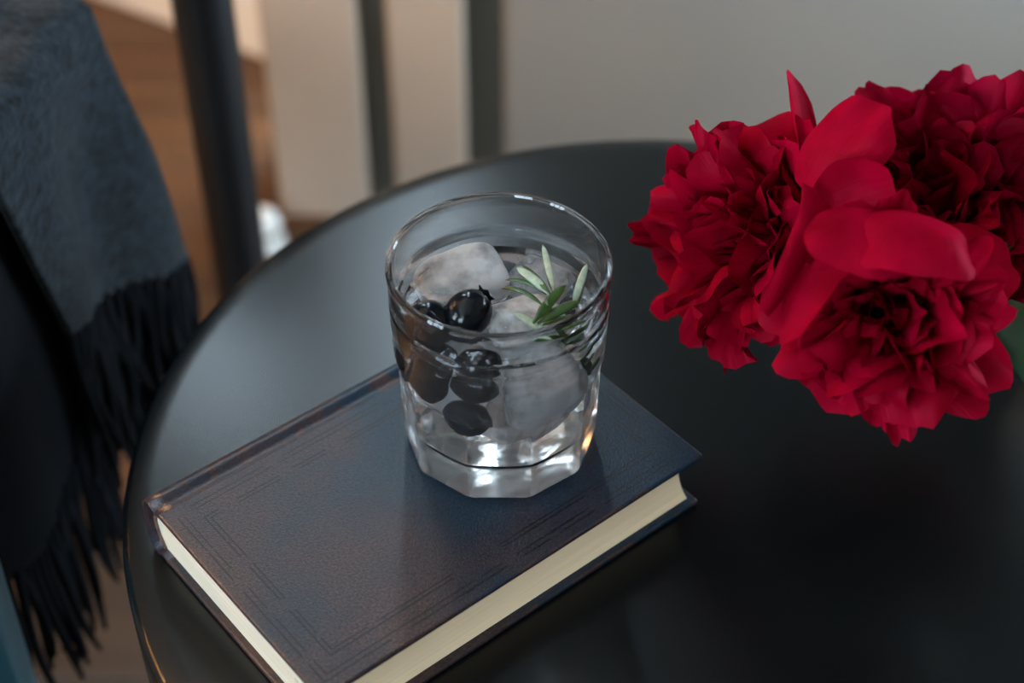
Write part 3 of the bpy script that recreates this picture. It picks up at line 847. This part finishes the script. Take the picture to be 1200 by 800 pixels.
rail('back_rail', AB, AB + w_, 0.83, 0.020, M['chair']); rail('back_rail', AB, AB + w_, 0.56, 0.016, M['chair'])
for k in range(1, 5):
    q = AB + w_ * (k / 5); tube('back_spindle', [Vector((q.x, q.y, 0.56)) - co, Vector((q.x, q.y, 0.83)) - co], 0.009, M['chair'], ch, 10)
sb = bmesh.new()
q = [AF, AF + w_, AB + w_, AB]
for z in (0.40, 0.45):
    for v in q:
        c = sum((Vector(t) for t in q), Vector()) / 4
        p = c + (v - c) * 0.74
        sb.verts.new((p.x - co.x, p.y - co.y, z))
sb.verts.ensure_lookup_table(); V = sb.verts
for f in ((0, 1, 2, 3), (4, 5, 6, 7), (0, 1, 5, 4), (1, 2, 6, 5), (2, 3, 7, 6), (3, 0, 4, 7)): sb.faces.new([V[i] for i in f])
bmesh.ops.bevel(sb, geom=list(sb.edges), offset=0.015, segments=3, affect='EDGES')
bm_obj('seat', sb, M['uphol'], ch, True)

th = empty('throw_blanket', (-0.25, 0.68, T)); tag(th, 'charcoal wool throw with a long dark fringe hung over the chair arm', 'blanket')
to = th.location
def throw_pt(lay, s, t):
    """s 0..1 along the arm (near to far), t: 0 at the arm top, 1 at the hem, <0 on the seat side"""
    a0, a1, f0, f1, h0, h1, gap = lay
    tt = max(t, 0)
    along = (a0 + f0 * tt) * (1 - s) + (a1 + f1 * tt) * s
    base = Vector((-0.283 + 0.1778 * (along - 0.5), along, 0))
    out = Vector((0.985, -0.175, 0))
    top = 0.658 + gap
    fold = (0.007 * math.sin(along * 34 + 0.8) + 0.004 * math.sin(along * 70 + 1))
    if t >= 0:
        zz = top - t * (top - (h0 + (h1 - h0) * s)) + 0.004 * noise.noise(Vector((s * 4, t * 3, 1)))
        o = (0.026 + gap) * smoothstep(0, 0.12, t) + fold * smoothstep(0.05, 0.6, t) + 0.004
    else:
        zz = top - abs(t) * 0.2; o = -(0.026 + gap) * smoothstep(0, 0.15, -t) - abs(fold) * 0.3 * min(1, -t * 5)
    b = base + out * o
    return Vector((b.x, b.y, zz)) - to
LAY1 = (0.572, 0.700, 0.042, 0.055, 0.515, 0.447, 0.012)
LAY2 = (0.49, 0.672, 0.0, 0.055, 0.43, 0.425, 0.0)
ns, nt = 50, 90
rnd = random.Random(21)
for lay, nm_, mm, cnt in ((LAY1, 'upper_layer', 'wool', 44), (LAY2, 'under_layer', 'fringe', 60)):
    vs, fs = [], []
    for j in range(nt + 1):
        t = -0.9 + 1.9 * j / nt
        for i in range(ns + 1): vs.append(throw_pt(lay, i / ns, t))
    for j in range(nt):
        for i in range(ns):
            a = j * (ns + 1) + i; fs.append((a, a + 1, a + ns + 2, a + ns + 1))
    cl = mesh_obj(nm_, vs, fs, M[mm], th, True)
    md = cl.modifiers.new('thick', 'SOLIDIFY'); md.thickness = 0.004; md.offset = 0
    for k in range(cnt):
        s = (k + 0.5) / cnt
        a = throw_pt(lay, s, 0.985)
        ln = rnd.uniform(0.075, 0.115)
        sw = Vector((rnd.uniform(-0.010, 0.010), rnd.uniform(-0.014, 0.014), 0))
        ph = rnd.uniform(0, 6)
        pts = []
        for i in range(7):
            t = i / 6
            pts.append(a + sw * t * t + Vector((0.0015 * math.sin(5 * t + ph), 0.002 * math.sin(4 * t + ph * 2), -ln * t)))
        tube('fringe_strand', pts, [0.0030, 0.0029, 0.0028, 0.0028, 0.0027, 0.0024, 0.0012], M['fringe'], th, 6)

# ------------------------------------------------------------------ warm floor lamp in the left corner of the room
lp = empty('floor_lamp', (-0.95, 0.88, 0)); tag(lp, 'brass floor lamp with a linen shade in the corner behind the armchair', 'lamp')
lathe('base', [(0, 0), (0.13, 0), (0.13, 0.012), (0.02, 0.03), (0, 0.03)], M['brass'], lp, 40)
tube('pole', [(0, 0, 0.02), (0, 0, 0.6), (0, 0, 1.15)], 0.011, M['brass'], lp, 14)
lathe('shade', [(0.10, 1.35), (0.17, 1.08), (0.168, 1.08), (0.098, 1.35)], M['shade'], lp, 40, close=True)
ld = bpy.data.lights.new('bulb', 'POINT'); ld.energy = 65; ld.color = (1.0, 0.62, 0.32); ld.shadow_soft_size = 0.04
lo = bpy.data.objects.new('bulb', ld); C.objects.link(lo); lo.parent = lp; lo.location = (0, 0, 1.18)
